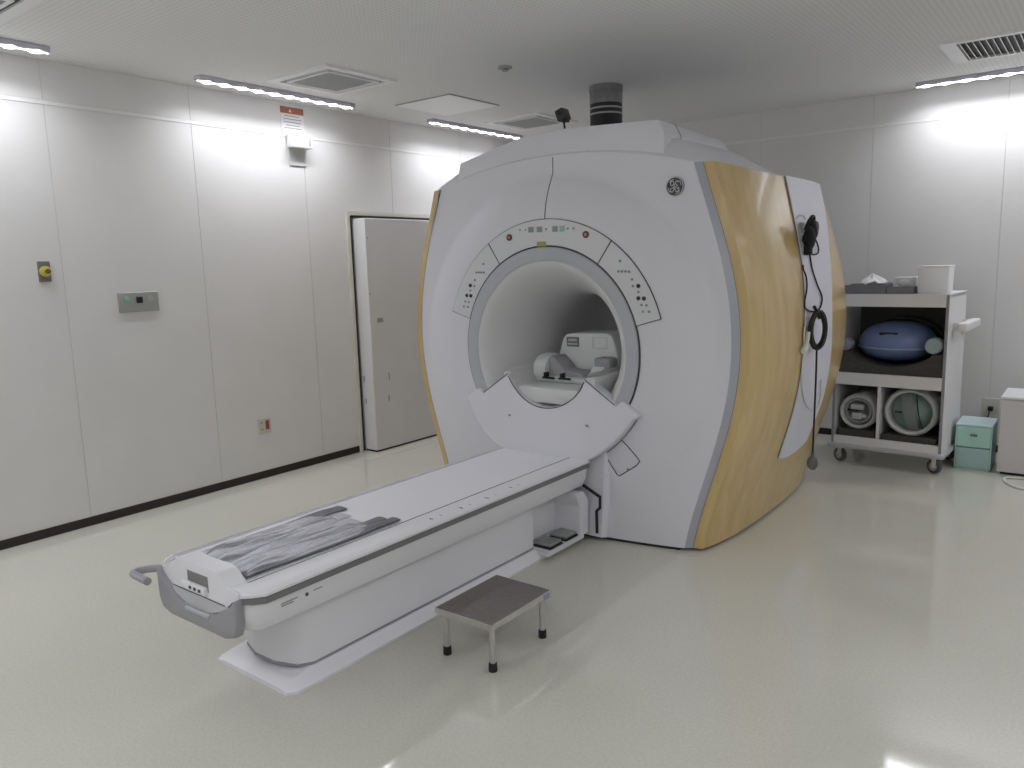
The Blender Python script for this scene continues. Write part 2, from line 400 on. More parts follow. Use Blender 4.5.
obj('ring', cyl((XL+.012, 1.987, 1.583), (XL+.028, 1.987, 1.583), .031, 28, bev=.003), YEL, t)
obj('button', join(cyl((XL+.028, 1.99, 1.583), (XL+.044, 1.99, 1.583), .010, 16), cyl((XL+.044, 1.99, 1.583), (XL+.055, 1.99, 1.583), .015, 20, bev=.004)), mat('button_dark', (.16, .10, .03), .4), t)
t = thing('switch_plate', (XL, 2.53, 1.31), 'wide steel switch plate with a green and a black button', 'switch')
obj('plate', box((XL, 2.397, 1.312), (XL+.012, 2.660, 1.438), .003, 1), mat('switch_steel', (.40, .41, .39), .45, metal=.3), t)
obj('button', cyl((XL+.012, 2.45, 1.392), (XL+.024, 2.45, 1.392), .019, 24, bev=.003), mat('button_green', (.22, .48, .36), .4), t, label='green push button')
obj('button', box((XL+.012, 2.51, 1.368), (XL+.026, 2.548, 1.408), .003, 1), BLACK, t, label='square black push button')
obj('button', cyl((XL+.012, 2.603, 1.388), (XL+.018, 2.603, 1.388), .022, 24, bev=.003), mat('button_silver', (.46, .46, .44), .35, metal=.4), t, label='silver round button')
t = thing('power_outlet', (XL, 3.38, .35), 'small cream power outlet with a red-brown socket low on the left wall', 'outlet')
obj('plate', box((XL, 3.335, .338), (XL+.008, 3.445, .458), .002, 1), mat('outlet_cream', (.60, .57, .48), .5), t)
obj('socket', box((XL+.008, 3.395, .368), (XL+.012, 3.427, .438), .002, 1), mat('socket_red', (.30, .07, .03), .5), t)
for z in (.375, .425): obj('slot', box((XL+.008, 3.352, z-.006), (XL+.0095, 3.375, z+.006)), INK, t, smooth=False)
t = thing('power_outlet', (-.655, YB, .27), 'white power outlet with a black plug beside the white cabinet', 'outlet')
obj('plate', box((-.715, YB-.008, .30), (-.60, YB, .42), .002, 1), CREAM, t)
obj('plug', join(box((-.675, YB-.045, .325), (-.64, YB-.008, .36), .004, 1), tube(smooth_path([(-.657, YB-.04, .33), (-.665, YB-.06, .30), (-.68, YB-.05, .2), (-.66, YB-.03, .01)]), .005, 6)), BLACK, t)

# ------------------------------------------------------------------ the scanner
CX, BZ, YM = -2.52, 1.05, 4.60
ZT = 2.02
def hwf(z): return (((.106*z-.473)*z+.459)*z+.149)*z+.809
def sideB(y):                                     # outward swell of the side, measured from the face edge
    d = abs(y-YM)
    if d > .88: return .035*max(0, (.91-d)/.03)
    if d > .872: return .035+.048*(.88-d)/.008
    return .083+.078*(1-(d/.872)**3.5)
def side_x(y, z, s=1): return CX + s*(hwf(z)+sideB(y))
def dip(y): return .032*(1-min(1, abs(y-YM)/.88)**2)
def top_z(dx, W): return ZT + .12*(1-min(1, (dx/W)**2))
mri = thing('mri_scanner', (CX, YM, 0), 'large white MRI scanner with maple side panels and a round bore', 'MRI scanner')

def sst(a): a = max(0, min(1, a)); return a*a*(3-2*a)
def face_y(x, z):
    dx = x-CX; r = math.hypot(dx, z-BZ); hw = hwf(min(z, ZT))
    g = 1-sst((z-.55)/.6)
    yo = 3.69 - .095*(1-min(1, (dx/hw)**2))*g
    if z > 1.7: yo += .012*sst((z-1.7)/.4)
    s = max(0, min(1, (r-.74)/.25))
    return 3.612 + (yo-3.612)*s**1.6
Z0 = .015
out = []
NZ = 40
for k in range(NZ): z = Z0+(ZT-Z0)*k/NZ; out.append((hwf(z), z))
W0 = hwf(ZT)
for k in range(33): dx = W0*(1-k/16); out.append((dx, top_z(dx, W0)))
for k in range(1, NZ+1): z = ZT-(ZT-Z0)*k/NZ; out.append((-hwf(z), z))
for k in range(1, 24): dx = -hwf(Z0)*(1-2*k/24); out.append((dx, Z0))
def face_bm(r0, mirror=False, M=22):
    bm = bmesh.new(); rows = []
    for dx, z in out:
        a = math.atan2(z-BZ, dx); p0 = (r0*math.cos(a), BZ+r0*math.sin(a)); row = []
        for j in range(M+1):
            t = j/M; x = CX+p0[0]+(dx-p0[0])*t; zz = p0[1]+(z-p0[1])*t
            y = face_y(x, zz); row.append(bm.verts.new((x, 2*YM-y if mirror else y, zz)))
        rows.append(row)
    for i in range(len(rows)):
        A, B = rows[i], rows[(i+1) % len(rows)]
        for j in range(M): bm.faces.new((A[j], B[j], B[j+1], A[j+1]))
    return bm
obj('front_cover', face_bm(.592), SHELL, mri, angle=50)
obj('rear_cover', face_bm(.592, True), SHELL, mri, angle=50)
# seams
sp = [(CX+.0+0*k, face_y(CX, 1.79+(2.13-1.79)*k/12)-.0005, 1.79+(2.13-1.79)*k/12) for k in range(13)]
obj('cover_seam', tube(sp, .0026, 6), LINE, mri, label='dark seam down the middle of the front cover')
# edge strips (four) and maple sides
for s in (1, -1):
    for mir in (0, 1):
        def fn(u, v, s=s, mir=mir):
            z = Z0+(ZT-Z0)*u; y = 3.69+.03*v; x = CX+s*(hwf(z)+.035*v)
            return (x, 2*YM-y if mir else y, z)
        obj('edge_strip', grid(fn, 40, 1), STRIP, mri, label='grey edge strip')
        def fn2(u, v, s=s, mir=mir):
            z = Z0+(ZT-Z0)*u; y = 3.72+.0005*0; x = CX+s*(hwf(z)+.035)
            return (x, (2*YM-y if mir else y), z)
        ln = [(CX+s*(hwf(z)+.0355), (2*YM-3.7195 if mir else 3.7195), z) for z in [Z0+(ZT-Z0)*k/30 for k in range(31)]]
        obj('edge_joint', tube(ln, .0018, 5), FINE, mri)
    ys = [3.72, 3.728, 3.7285, 3.76, 3.80, 3.86, 3.95, 4.05, 4.2, 4.35, 4.5, 4.6]; ys += [2*YM-y for y in ys[-2::-1]]
    bm = bmesh.new()
    V = [[bm.verts.new((CX+s*(hwf(z)+sideB(y)), y, z)) for z in [Z0+(ZT-dip(y)-Z0)*k/40 for k in range(41)]] for y in ys]
    for i in range(len(ys)-1):
        for j in range(40): bm.faces.new((V[i][j], V[i+1][j], V[i+1][j+1], V[i][j+1]))
    obj('side_panel', bm, WOOD, mri, angle=25, label='curved maple veneer side panel')
    # white insert in the middle of the side
    ZF = [(.40, 4.345), (.58, 4.335), (.76, 4.325), (1.03, 4.305), (1.21, 4.32), (1.41, 4.366), (1.61, 4.42), (1.82, 4.475), (2.03, 4.535)]
    ZR = [(.40, 4.86), (.66, 4.905), (.84, 4.87), (1.10, 4.82), (1.28, 4.83), (1.58, 4.97), (1.80, 5.16), (2.03, 5.30)]
    def interp(T, z):
        if z <= T[0][0]: return T[0][1]
        for (a, p), (b, q) in zip(T[:-1], T[1:]):
            if z <= b: return p+(q-p)*(z-a)/(b-a)
        return T[-1][1]
    def ins(u, v, s=s):
        zt = ZT-.026
        y0 = interp(ZF, .40+(zt-.40)*v); y1 = interp(ZR, .40+(zt-.40)*v); y = y0+(y1-y0)*u
        zb = .405-.035*(1-(2*u-1)**2)
        z = zb+(zt-zb)*v
        return (CX+s*(hwf(z)+sideB(y)+.005), y, z)
    ip = obj('side_insert', solidify(grid(ins, 14, 40), .006), SHELL2, mri, angle=40, label='pale lilac side insert between the maple panels')
    edge = [ins(0, v/30) for v in range(30, -1, -1)] + [ins(u/16, 0) for u in range(1, 17)] + [ins(1, v/30) for v in range(1, 31)]
    obj('insert_joint', tube([(e[0]-s*.002, e[1], e[2]) for e in edge], .0024, 5), FINE, ip)
# top shell between the covers
def shoulder(y, dx, W, e):
    q = min(1, abs(dx)/W); k = sst((min(y-3.69, 5.51-y))/.12)
    a = .12*(1-q*q); b = -e+(.185-.115*sst((y-4.25)/.4)+e)*(1-q**4.5)
    return ZT+a*(1-k)+b*k
def topfn(u, v):
    y = 3.69+(5.51-3.69)*u; W = hwf(ZT)+sideB(y); dx = W*(1-2*v)
    e = dip(y); return (CX+dx, y+ (.012 if u == 0 else 0), 0 if False else shoulder(y, dx, W, e))
obj('top_cover', grid(topfn, 30, 30), SHELL, mri)
# raised hump on the top
HP = [(-.735, 2.03), (-.695, 2.165), (-.245, 2.262), (.085, 2.277), (.64, 2.252), (.675, 2.19), (.675, 2.03)]
hb = prism([(CX+a, z) for a, z in HP], 1, 3.715, 4.56)
for v in hb.verts:
    if v.co.y > 4.3: v.co.z = min(v.co.z, 2.05+(v.co.z-2.05)*.9)
bmesh.ops.bevel(hb, geom=[e for e in hb.edges], offset=.006, segments=2, affect='EDGES', profile=.5, clamp_overlap=True)
hump = obj('top_hump', hb, SHELL, mri, angle=25)
obj('hump_seam', tube([(CX+.676, 3.91, 2.13), (CX+.676, 3.91, 2.187), (CX+.642, 3.91, 2.2515)], .002, 5), FINE, hump)
# plinth, its black front edge drawn as the shadow line under the cover
pf = [(-.78+1.56*k/24) for k in range(25)]
obj('plinth', prism([(CX+dx, face_y(CX+dx, Z0)+.003) for dx in pf] + [(CX+dx, 2*YM-face_y(CX+dx, Z0)-.003) for dx in pf[::-1]], 2, 0, .03), BLACK, mri, smooth=False)
obj('plinth_side', box((CX-.90, 3.86, 0.001), (CX+.90, 2*YM-3.86, .03)), BLACK, mri, smooth=False)
# bore ring and liner
ring = obj('bore_ring', lathe([(.586, 3.625), (.586, 3.600), (.580, 3.596), (.516, 3.600), (.510, 3.605), (.510, 3.63)], (CX, BZ), 1, 96), RING, mri)
obj('ring_joint', lathe([(.5855, 3.606), (.594, 3.606), (.594, 3.63)], (CX, BZ), 1, 96), LINE, mri)
obj('bore_liner', lathe([(.511, 3.607), (.500, 3.604), (.488, 3.612), (.462, 3.645), (.430, 3.70), (.395, 3.77), (.358, 3.86), (.325, 3.97), (.305, 4.08), (.297, 4.2), (.295, 4.6),
     (.297, 5.0), (.31, 5.15), (.36, 5.33), (.43, 5.48), (.50, 5.59), (.592, 5.59)], (CX, BZ), 1, 96), LINER, mri)
# control panels
CTRL = mat('control_panel_white', (.72, .73, .75), .35)
BTN = mat('button_black', (.03, .03, .035), .4); BTNG = mat('button_grey', (.30, .30, .32), .5); STOP = mat('stop_maroon', (.16, .025, .03), .4)
LCD = mat('display_greygreen', (.28, .32, .30), .4); GRN = mat('display_green', (.30, .52, .42), .4); OLV = mat('sticker_olive', (.42, .42, .10), .5)
def sector(r0, r1, a0, a1, y0, y1, n=28):
    bm = bmesh.new(); rows = []
    for k in range(n+1):
        a = math.radians(a0+(a1-a0)*k/n); c, s_ = math.cos(a), math.sin(a)
        rows.append([bm.verts.new((CX+r*c, y, BZ+r*s_)) for r, y in ((r0, y1), (r0, y0), (r1, y0), (r1, y1))])
    for A, B in zip(rows[:-1], rows[1:]):
        for j in range(4): bm.faces.new((A[j], A[(j+1) % 4], B[(j+1) % 4], B[j]))
    bm.faces.new(rows[0]); bm.faces.new(rows[-1][::-1]); return bm
PY = 3.603
def cpanel(a0, a1, label):
    p = obj('control_panel', sector(.5955, .737, a0+.35, a1-.35, PY, 3.63), CTRL, mri, angle=40, label=label)
    obj('panel_joint', sector(.592, .7405, a0, a1, PY+.003, 3.628), LINE, p, angle=40)
    return p
cp1 = cpanel(54.7, 123.0, 'curved display panel over the bore'); cp2 = cpanel(123.0, 163, 'curved button panel left of the bore'); cp3 = cpanel(15.3, 54.7, 'curved button panel right of the bore')
def dot(par, px, py, r, m, name='button', d=.004, lab=None):
    p = ony(PY, px, py); return obj(name, cyl((p.x, PY-d, p.z), (p.x, PY+.002, p.z), r, 16), m, par, label=lab)
def rect(par, px, py, wx, wz, m, name='display', d=.002, lab=None):
    p = ony(PY, px, py); return obj(name, box((p.x-wx/2, PY-d, p.z-wz/2), (p.x+wx/2, PY+.002, p.z+wz/2)), m, par, smooth=False, label=lab)
for px, py in ((509.5, 237.5), (586, 234.5)):
    b = dot(cp1, px, py, .019, STOP, 'stop_button', .005); p = ony(PY, px, py)
    obj('cap', cyl((p.x, PY-.008, p.z), (p.x, PY-.004, p.z), .009, 14), mat('stop_rose', (.45, .22, .24), .4), cp1)
for px, wx, mm in ((531, .036, LCD), (539.5, .036, LCD), (555, .034, LCD), (562, .03, GRN), (546, .010, BTNG), (549.6, .008, mat('indicator_white', (.95, .95, .95), .3)), (567.5, .014, GRN), (525.5, .006, BTNG), (520, .007, BTNG), (573.5, .010, BTNG)):
    rect(cp1, px, 229.3-.03*(px-545), wx, .03 if wx > .02 else .012, mm)
rect(cp1, 541.5, 244, .062, .026, OLV, 'sticker', lab='olive yellow sticker')
def button_set(par, pts, big):
    for px, py in pts: dot(par, px, py, .0065, BTNG)
    for px, py in big: dot(par, px, py, .011, BTN, lab='round black button')
button_set(cp2, [(483.5, 264), (476.5, 272.5), (479, 272.5), (481.5, 272.5), (484, 272.5), (475, 280), (474.5, 286), (470.5, 290.5), (465.5, 301.5), (469, 302), (464, 306.5), (468, 307)],
           [(470.5, 285.5), (467, 295.5), (471, 295.8)])
button_set(cp3, [(620, 261), (618.5, 271.5), (622, 271.5), (625.5, 271.5), (629, 271.8), (632, 279.5), (633, 286), (638.5, 292), (641.5, 305), (646.5, 305.3), (643, 311.5), (649, 311.7)],
           [(638.5, 286), (638.5, 298.3), (644, 298.5)])
# docking scoop below the bore
sc = []
for k in range(25):                                    # outer arc, r .665 about the bore axis
    a = math.radians(-31.0-118*k/24); sc.append((CX+.662*math.cos(a), BZ+.662*math.sin(a)))
sc += [(CX-.597, .728), (CX-.590, .748), (CX-.508, .800), (CX-.488, .800), (CX-.462, .778)]
sc += [(CX-.268, .905)]
arc = []
for k in range(1, 20):
    a = math.radians(180+22.5+ (180-45)*k/20); arc.append((CX+.288*math.cos(a), 1.018+.288*math.sin(a)))
sc += arc + [(CX+.268, .905), (CX+.462, .778), (CX+.488, .800), (CX+.508, .800), (CX+.590, .748), (CX+.597, .728)]
def scoop_y(z): return 3.578 - .05*sst((.82-z)/.33)
bm = bmesh.new()
front = [bm.verts.new((x, scoop_y(z), z)) for x, z in sc]; back = [bm.verts.new((x, 3.66, z)) for x, z in sc]; n = len(sc)
ff = bm.faces.new(front); bm.faces.new(back[::-1])
for i in range(n): bm.faces.new((front[i], back[i], back[(i+1) % n], front[(i+1) % n]))
bmesh.ops.recalc_face_normals(bm, faces=bm.faces)
fe = [e for e in bm.edges if e.verts[0] in front and e.verts[1] in front]
bmesh.ops.bevel(bm, geom=fe, offset=.012, segments=4, affect='EDGES', profile=.5, clamp_overlap=True)
scoop = obj('docking_scoop', bm, SHELL, mri, angle=40, label='fan shaped docking plate under the bore opening')
jo = [(x, 3.6125, z) for x, z in [(CX+(x-CX)*1.006, BZ+(z-BZ)*1.006) for x, z in sc[:25]]]
obj('scoop_joint', tube([(x, 3.610, z) for x, y, z in jo], .0025, 5), FINE, scoop)
obj('scoop_joint', tube([(x, 3.5765, z) for x, z in [(CX-.455, .781), (CX-.268, .907)]], .0025, 5), LINE, scoop)
obj('scoop_joint', tube([(x, 3.5765, z) for x, z in [(CX+.455, .781), (CX+.268, .907)]], .0025, 5), LINE, scoop)
obj('scoop_joint', tube([(x, scoop_y(z)-.001, z-.004) for x, z in [(CX-.262, .898)]+arc+[(CX+.262, .898)]], .003, 5), LINE, scoop)
for px, py in ((510, 415), (587, 425.5), (543.5, 458)):
    p = ony(3.56, px, py); yy = scoop_y(p.z)
    obj('screw', cyl((p.x, yy-.003, p.z), (p.x, yy+.003, p.z), .007, 12), BTNG, scoop)
# trough that carries the table into the bore
def trough(u, v):
    a = math.radians(180+16+(180-32)*u); y = 3.60+.75*v; return (CX+.288*math.cos(a), y, 1.018+.288*math.sin(a))
tr = obj('bore_trough', grid(trough, 24, 6), LINER, mri)
for s in (-1, 1): obj('trough_lip', box((CX+s*.289-.027, 3.60, .80), (CX+s*.289+.027, 3.95, .915), .006), LINER, tr)
obj('bore_bed', box((CX-.215, 3.603, .745), (CX+.215, 4.5, .836), .012, 3), LINER, tr)
# service hatch right below the scoop
ht = [(-2.130, .465), (-2.075, .390), (-2.060, .382), (-1.955, .455), (-1.935, .480), (-1.945, .497), (-2.0, .55), (-2.06, .60)]
obj('service_hatch', tube([(x, face_y(x, z)-.001, z) for x, z in ht], .003, 5), LINE, mri, label='outlined service hatch beside the docking plate')
p = ony(3.58, 625, 471); obj('hatch_lock', cyl((p.x, face_y(p.x, p.z)-.003, p.z), (p.x, face_y(p.x, p.z)+.004, p.z), .008, 12), BTNG, mri)
# docking foot of the cover
df = prism([(-.40, 3.70), (.40, 3.70), (.40, 3.575), (.375, 3.555), (-.375, 3.555), (-.40, 3.575)], 2, .03, .62)
for v in df.verts:
    v.co.x += CX
    if v.co.z > .5 and v.co.y < 3.65: v.co.y += .06
obj('docking_foot', df, SHELL, mri, angle=20)
zg = [(583, 485), (600, 497), (600, 508), (596.5, 511), (597, 533)]
pts = [ony(3.553, *q) for q in zg]
obj('docking_gap', tube([(p.x, 3.553, p.z) for p in pts], .009, 6), BLACK, mri)
# round emblem
ep = ony(3.67, 673, 186.3); ey = face_y(ep.x, ep.z)
em = obj('emblem', cyl((ep.x, ey-.007, ep.z), (ep.x, ey+.012, ep.z), .049, 40), mat('emblem_dark', (.045, .045, .05), .35), mri, label='round dark emblem with a silver monogram')
SIL = mat('emblem_silver', (.62, .62, .63), .3, metal=.4)
obj('emblem_ring', lathe([(.0445, ey-.007), (.0445, ey-.0095), (.0482, ey-.0095), (.0482, ey-.007)], (ep.x, ep.z), 1, 40), SIL, em)
def sw(pts, r=.0022): return tube([(ep.x+a, ey-.0085, ep.z+b) for a, b in (lambda q: [(v.x, v.y) for v in q])(smooth_path([(a, b, 0) for a, b in pts], 6))], r, 6)
G = sw([(-.006, .024), (-.014, .029), (-.022, .020), (-.020, .008), (-.010, .006), (-.004, .016), (-.006, .024), (-.002, .008), (-.004, -.012), (-.012, -.026), (-.022, -.022), (-.022, -.010), (-.012, -.006), (-.002, -.004)])
Ee = sw([(.020, .018), (.014, .028), (.006, .022), (.008, .010), (.016, .004), (.008, .000), (.002, -.012), (.008, -.025), (.020, -.022), (.024, -.010), (.017, -.006), (.014, -.014)])
sws = [sw([(.036*math.cos(math.radians(a+d)), .036*math.sin(math.radians(a+d))) for d in (-28, -10, 8)] + [(.029*math.cos(math.radians(a+18)), .029*math.sin(math.radians(a+18)))], .0018) for a in (35, 125, 215, 305)]
obj('monogram', join(G, Ee, *sws), SIL, em)
# hook for the headset
# quench pipe from the scanner to the ceiling
qx, qy, qr = -2.972, 5.06, .117
t = thing('quench_pipe', (qx, qy, 2.112), 'grey pipe with black bands between scanner top and ceiling', 'pipe')
obj('sleeve', join(lathe([(qr*.97, 2.66), (qr, 2.665), (qr, 2.74), (qr*.97, 2.745)], (qx, qy), 2, 40), cyl((qx, qy, 2.745), (qx, qy, ZC-.001), qr*1.03, 40)), mat('pipe_grey', (.24, .24, .24), .5, noise=.2, nscale=14), t)
obj('bellows', cyl((qx, qy, 2.112), (qx, qy, 2.66), qr*.985, 40), BLACK, t)
for z in (2.590, 2.628): obj('clamp', lathe([(qr*.95, z-.006), (qr*1.01, z-.006), (qr*1.01, z+.006), (qr*.95, z+.006)], (qx, qy), 2, 40), mat('clamp_grey', (.40, .40, .40), .4, metal=.5), t)
# small camera on the hump
c0 = ony(4.0, 563, 115.5); b0 = Vector((ony(4.0, 566, 129).x, 4.0, 2.274))
t = thing('monitor_camera', b0, 'small dark camera on a thin stem on the scanner top', 'camera')
cb = box((-.026, -.04, -.032), (.026, .04, .034), .005); xf(cb, c0, ('Y', -.35))
obj('stem', cyl(b0, c0, .006, 8), BLACK, t); obj('body', cb, mat('camera_dark', (.045, .045, .045), .5), t)
obj('lens', cyl(c0+Vector((-.004, -.052, .008)), c0+Vector((-.004, -.038, .008)), .016, 16), BLACK, t)
obj('bracket', box(tuple(c0+Vector((.012, -.02, -.04))), tuple(c0+Vector((.034, .02, -.008))), .003, 1), BLACK, t)

# ------------------------------------------------------------------ head coil in the bore
hc = thing('head_coil', (CX, 4.0, .8365), 'white head coil with grey pads lying inside the bore', 'head coil')
HCW = mat('coil_white', (.76, .77, .77), .45); HCG = mat('coil_pad_grey', (.40, .40, .42), .8)
def rpoly(pts, r, n=4):                              # polygon with rounded corners
    o = []
    for i, p in enumerate(pts):
        p = Vector(p); a = Vector(pts[i-1])-p; b = Vector(pts[(i+1) % len(pts)])-p
        rr = min(r, a.length*.45, b.length*.45); s, e = p+a.normalized()*rr, p+b.normalized()*rr
        for k in range(n+1):
            t = k/n; o.append(tuple((1-t)**2*s+2*t*(1-t)*p+t*t*e))
    return o
obj('back_shell', prism(rpoly([(CX-.19, .8365), (CX+.235, .8365), (CX+.235, 1.0), (CX+.19, 1.125), (CX-.145, 1.112), (CX-.185, .98)], .045), 1, 4.0, 4.28, .012), HCW, hc, angle=50)
obj('base', box((CX-.225, 3.80, .8365), (CX+.205, 4.2, .868), .012, 3), HCW, hc)
obj('arm', prism(rpoly([(3.82, .83), (4.0, .83), (4.0, .995), (3.87, .985), (3.82, .94)], .04), 0, CX-.255, CX-.165, .015), HCW, hc, angle=50)
obj('arm', prism(rpoly([(3.80, .83), (4.0, .83), (4.0, .965), (3.92, .955)], .03), 0, CX+.12, CX+.20, .012), HCW, hc, angle=50)
obj('pad', prism(rpoly([(CX-.165, .845), (CX+.12, .845), (CX+.06, .895), (CX-.05, .90), (CX-.13, .985), (CX-.165, .985)], .02), 1, 3.86, 3.999, .006), HCG, hc, angle=50)
obj('pad', box((CX+.125, 3.90, .90), (CX+.235, 3.998, .985), .015), HCG, hc)
p = ony(4.0, 573, 342); l_ = obj('label_plate', box((p.x-.045, 3.996, p.z-.028), (p.x+.045, 4.001, p.z+.032), .002, 1), TDGREY, hc)
obj('label_print', join(box((p.x-.036, 3.9945, p.z-.016), (p.x+.036, 3.9965, p.z-.006)), box((p.x-.030, 3.9945, p.z+.006), (p.x+.03, 3.9965, p.z+.02))), RING, l_, smooth=False)
p = ony(4.0, 600, 343); obj('label_outline', join(*[box(a, b) for a, b in (((p.x-.05, 3.998, p.z-.034), (p.x+.05, 4.0005, p.z-.031)), ((p.x-.05, 3.998, p.z+.031), (p.x+.05, 4.0005, p.z+.034)), ((p.x-.05, 3.998, p.z-.031), (p.x-.047, 4.0005, p.z+.031)), ((p.x+.047, 3.998, p.z-.031), (p.x+.05, 4.0005, p.z+.031)))]), RING, hc, smooth=False)
for px, py in ((546, 376), (562, 377)):
    p = ony(3.80, px, py); obj('clip', join(box((p.x-.006, 3.78, p.z-.01), (p.x+.012, 3.82, p.z+.024), .003, 1), box((p.x-.01, 3.77, p.z-.012), (p.x+.075, 3.785, p.z+.0), .003, 1)), BLACK, hc)

# ------------------------------------------------------------------ patient table
tb = thing('patient_table', (CX, 2.5, 0), 'long white patient table docked to the scanner', 'patient table')
TY0, TY1 = 1.40, 3.545
def ex(poly, y0=TY0, y1=TY1, bev=0):
    rings = [(y0, .835, .9), (y0+.025, .92, .96), (y0+.06, 1, 1), (y1, 1, 1)] if y0 < 1.45 else [(y0, 1, 1), (y1, 1, 1)]
    bm = bmesh.new(); V = [[bm.verts.new((CX+a*k, y, .47-(.47-z)*kz)) for a, z in poly] for y, k, kz in rings]; n = len(poly)
    for A, B in zip(V[:-1], V[1:]):
        for i in range(n): bm.faces.new((A[i], B[i], B[(i+1) % n], A[(i+1) % n]))
    bm.faces.new(V[0]); bm.faces.new(V[-1][::-1]); return bm
obj('cradle', ex([(-.276, .44), (-.276, .4665), (-.25, .466), (0, .460), (.16, .463), (.184, .462), (.184, .44)], 1.46), PAD, tb)
for s in (1, -1):
    e_ = .1875 if s == 1 else .279
    poly = [(s*e_, .44), (s*e_, .466), (s*(e_+.008), .470), (s*.288, .474), (s*.302, .470), (s*.312, .462), (s*.312, .452), (s*.30, .448), (s*.30, .44)]
    rail = obj('side_rail', ex(poly), TABLE, tb)
    obj('rail_channel', ex([(s*.26, .425), (s*.26, .4395), (s*.305, .4395), (s*.305, .4475), (s*.3005, .448), (s*.308, .448), (s*.308, .425)]), TDGREY, tb)
    if s == 1:
        for i, (px, py) in enumerate(((431, 519.5), (461, 508.5), (487, 498.5), (511, 488))):
            q = onz(.472, px, py); dg = text_mesh(str(4-i), .032, .0006)
            xf(dg, (0, 0, 0), ('Z', PI/2)); xf(dg, (q.x, q.y, .4745))
            obj('scale_digit', dg, LINE, rail, smooth=False)
            obj('scale_tick', box((q.x-.008, q.y+.06, .4735), (q.x+.008, q.y+.063, .4748)), INK, rail, smooth=False)
obj('cradle_seam', box((CX+.1845, 1.47, .45), (CX+.1885, TY1, .4685)), mat('seam_grey', (.17, .17, .19), .7), tb, smooth=False)
obj('cradle_seam', box((CX-.279, 1.47, .45), (CX-.276, TY1, .468)), mat('seam_pale', (.42, .42, .44), .7), tb, smooth=False)
# body under the rails
bd = [(-.293, .4245), (.293, .4245), (.285, .36), (.262, .315), (.20, .300), (-.20, .300), (-.262, .315), (-.285, .36)]
obj('body', ex(bd, TY0+.005, TY1), TABLE, tb, angle=45)
# pedestal with a rounded nose
nose = [(CX+.195, 3.16), (CX+.195, 1.72), (CX+.16, 1.668), (CX+.06, 1.635), (CX-.06, 1.635), (CX-.16, 1.668), (CX-.195, 1.72), (CX-.195, 3.16)]
pd = prism(nose, 2, .062, .302)
obj('pedestal', pd, TABLE, tb, angle=60)
obj('pedestal_joint', prism([(CX+(x-CX)*1.012, y-.003) for x, y in nose], 2, .053, .062), TGREY, tb, smooth=False)
obj('pedestal_cap', join(box((CX+.13, 3.16, .062), (CX+.12, 3.50, .302)), box((CX-.195, 3.16, .062), (CX+.125, 3.50, .302))), TABLE, tb, smooth=False)
obj('docking_block', prism([(3.46, .05), (3.545, .05), (3.545, .24), (3.50, .298), (3.42, .298), (3.46, .22)], 0, CX-.30, CX+.30, .004), TABLE, tb, smooth=False)
# foot plate
fp = bmesh.new()
def fprow(y, w0, w1, z1): return [(CX-w0, y, 0.0), (CX-w0, y, .012), (CX-w1, y, z1), (CX+w1, y, z1), (CX+w0, y, .012), (CX+w0, y, 0.0)]
rows = [fprow(1.568, .222, .18, .020), fprow(1.60, .245, .195, .034), fprow(1.70, .250, .20, .052), fprow(2.0, .245, .205, .052), fprow(3.50, .245, .205, .052)]
rv = [[fp.verts.new(q) for q in r] for r in rows]
for A, B in zip(rv[:-1], rv[1:]):
    for j in range(6): fp.faces.new((A[j], A[(j+1) % 6], B[(j+1) % 6], B[j]))
fp.faces.new(rv[0]); fp.faces.new(rv[-1][::-1])
base = obj('foot_plate', fp, TABLE, tb, angle=30)
obj('screw', cyl((CX+.02, 1.655, .03), (CX+.02, 1.655, .056), .012, 12), TGREY, base)
for x0, y0 in ((CX+.245, 3.25), (CX+.245, 3.40)):
    pdl = box((x0-.075, y0-.055, .064), (x0+.035, y0+.055, .082), .008)
    po = obj('foot_pedal', pdl, GREYMETAL, tb); obj('pedal_rubber', box((x0-.078, y0-.06, .052), (x0+.04, y0+.06, .0645), .004, 1), BLACK, po)
obj('pedal_tray', prism([(CX+.13, 3.16), (CX+.295, 3.16), (CX+.295, 3.50), (CX+.13, 3.50)], 2, .03, .053), TABLE, tb, smooth=False)
# grey end cap with a sagging lip
capo = [(-.305, .455), (-.298, .33), (-.275, .285), (-.21, .268), (.21, .268), (.285, .290), (.300, .34), (.305, .455), (.265, .418), (.14, .352), (.05, .335), (-.05, .335), (-.14, .352), (-.265, .418)]
obj('end_cap', prism([(CX+a*.842, .458-(.458-z)*.86) for a, z in capo], 1, 1.372, 1.408, .006), TGREY, tb, angle=40)
obj('end_grip', box((CX-.06, 1.364, .346), (CX+.09, 1.378, .360), .005, 2), RING, tb)
def shelf(u, v):
    a = -.228+.456*u; zz = .351+.070*(abs(a)/.225)**1.6
    return (CX+a, 1.385+.012*v, min(zz-.004+(.406-zz)*v, .43))
obj('end_shelf', grid(shelf, 16, 3), mat('end_shelf_grey', (.52, .52, .53), .45), tb)
obj('end_wall', prism([(CX-.21, .33), (CX+.21, .33), (CX+.21, .44), (CX-.21, .44)], 1, 1.418, 1.44), mat('end_shelf_grey', (.5, .5, .5)), tb, smooth=False)
lt_ = [(-.225, .396), (.165, .396), (.20, .426), (.245, .440), (.245, .466), (.20, .466), (.175, .47), (.125, .508), (.09, .518), (.03, .514), (-.05, .514), (-.11, .520), (-.15, .508), (-.23, .468), (-.245, .466), (-.245, .440), (-.235, .43)]
latch = obj('cradle_latch', prism([(CX+a, z) for a, z in lt_], 1, 1.396, 1.475), TABLE, tb, angle=30)
obj('latch_recess', box((CX-.075, 1.3945, .425), (CX+.06, 1.40, .485), .002, 1), TDGREY, latch)
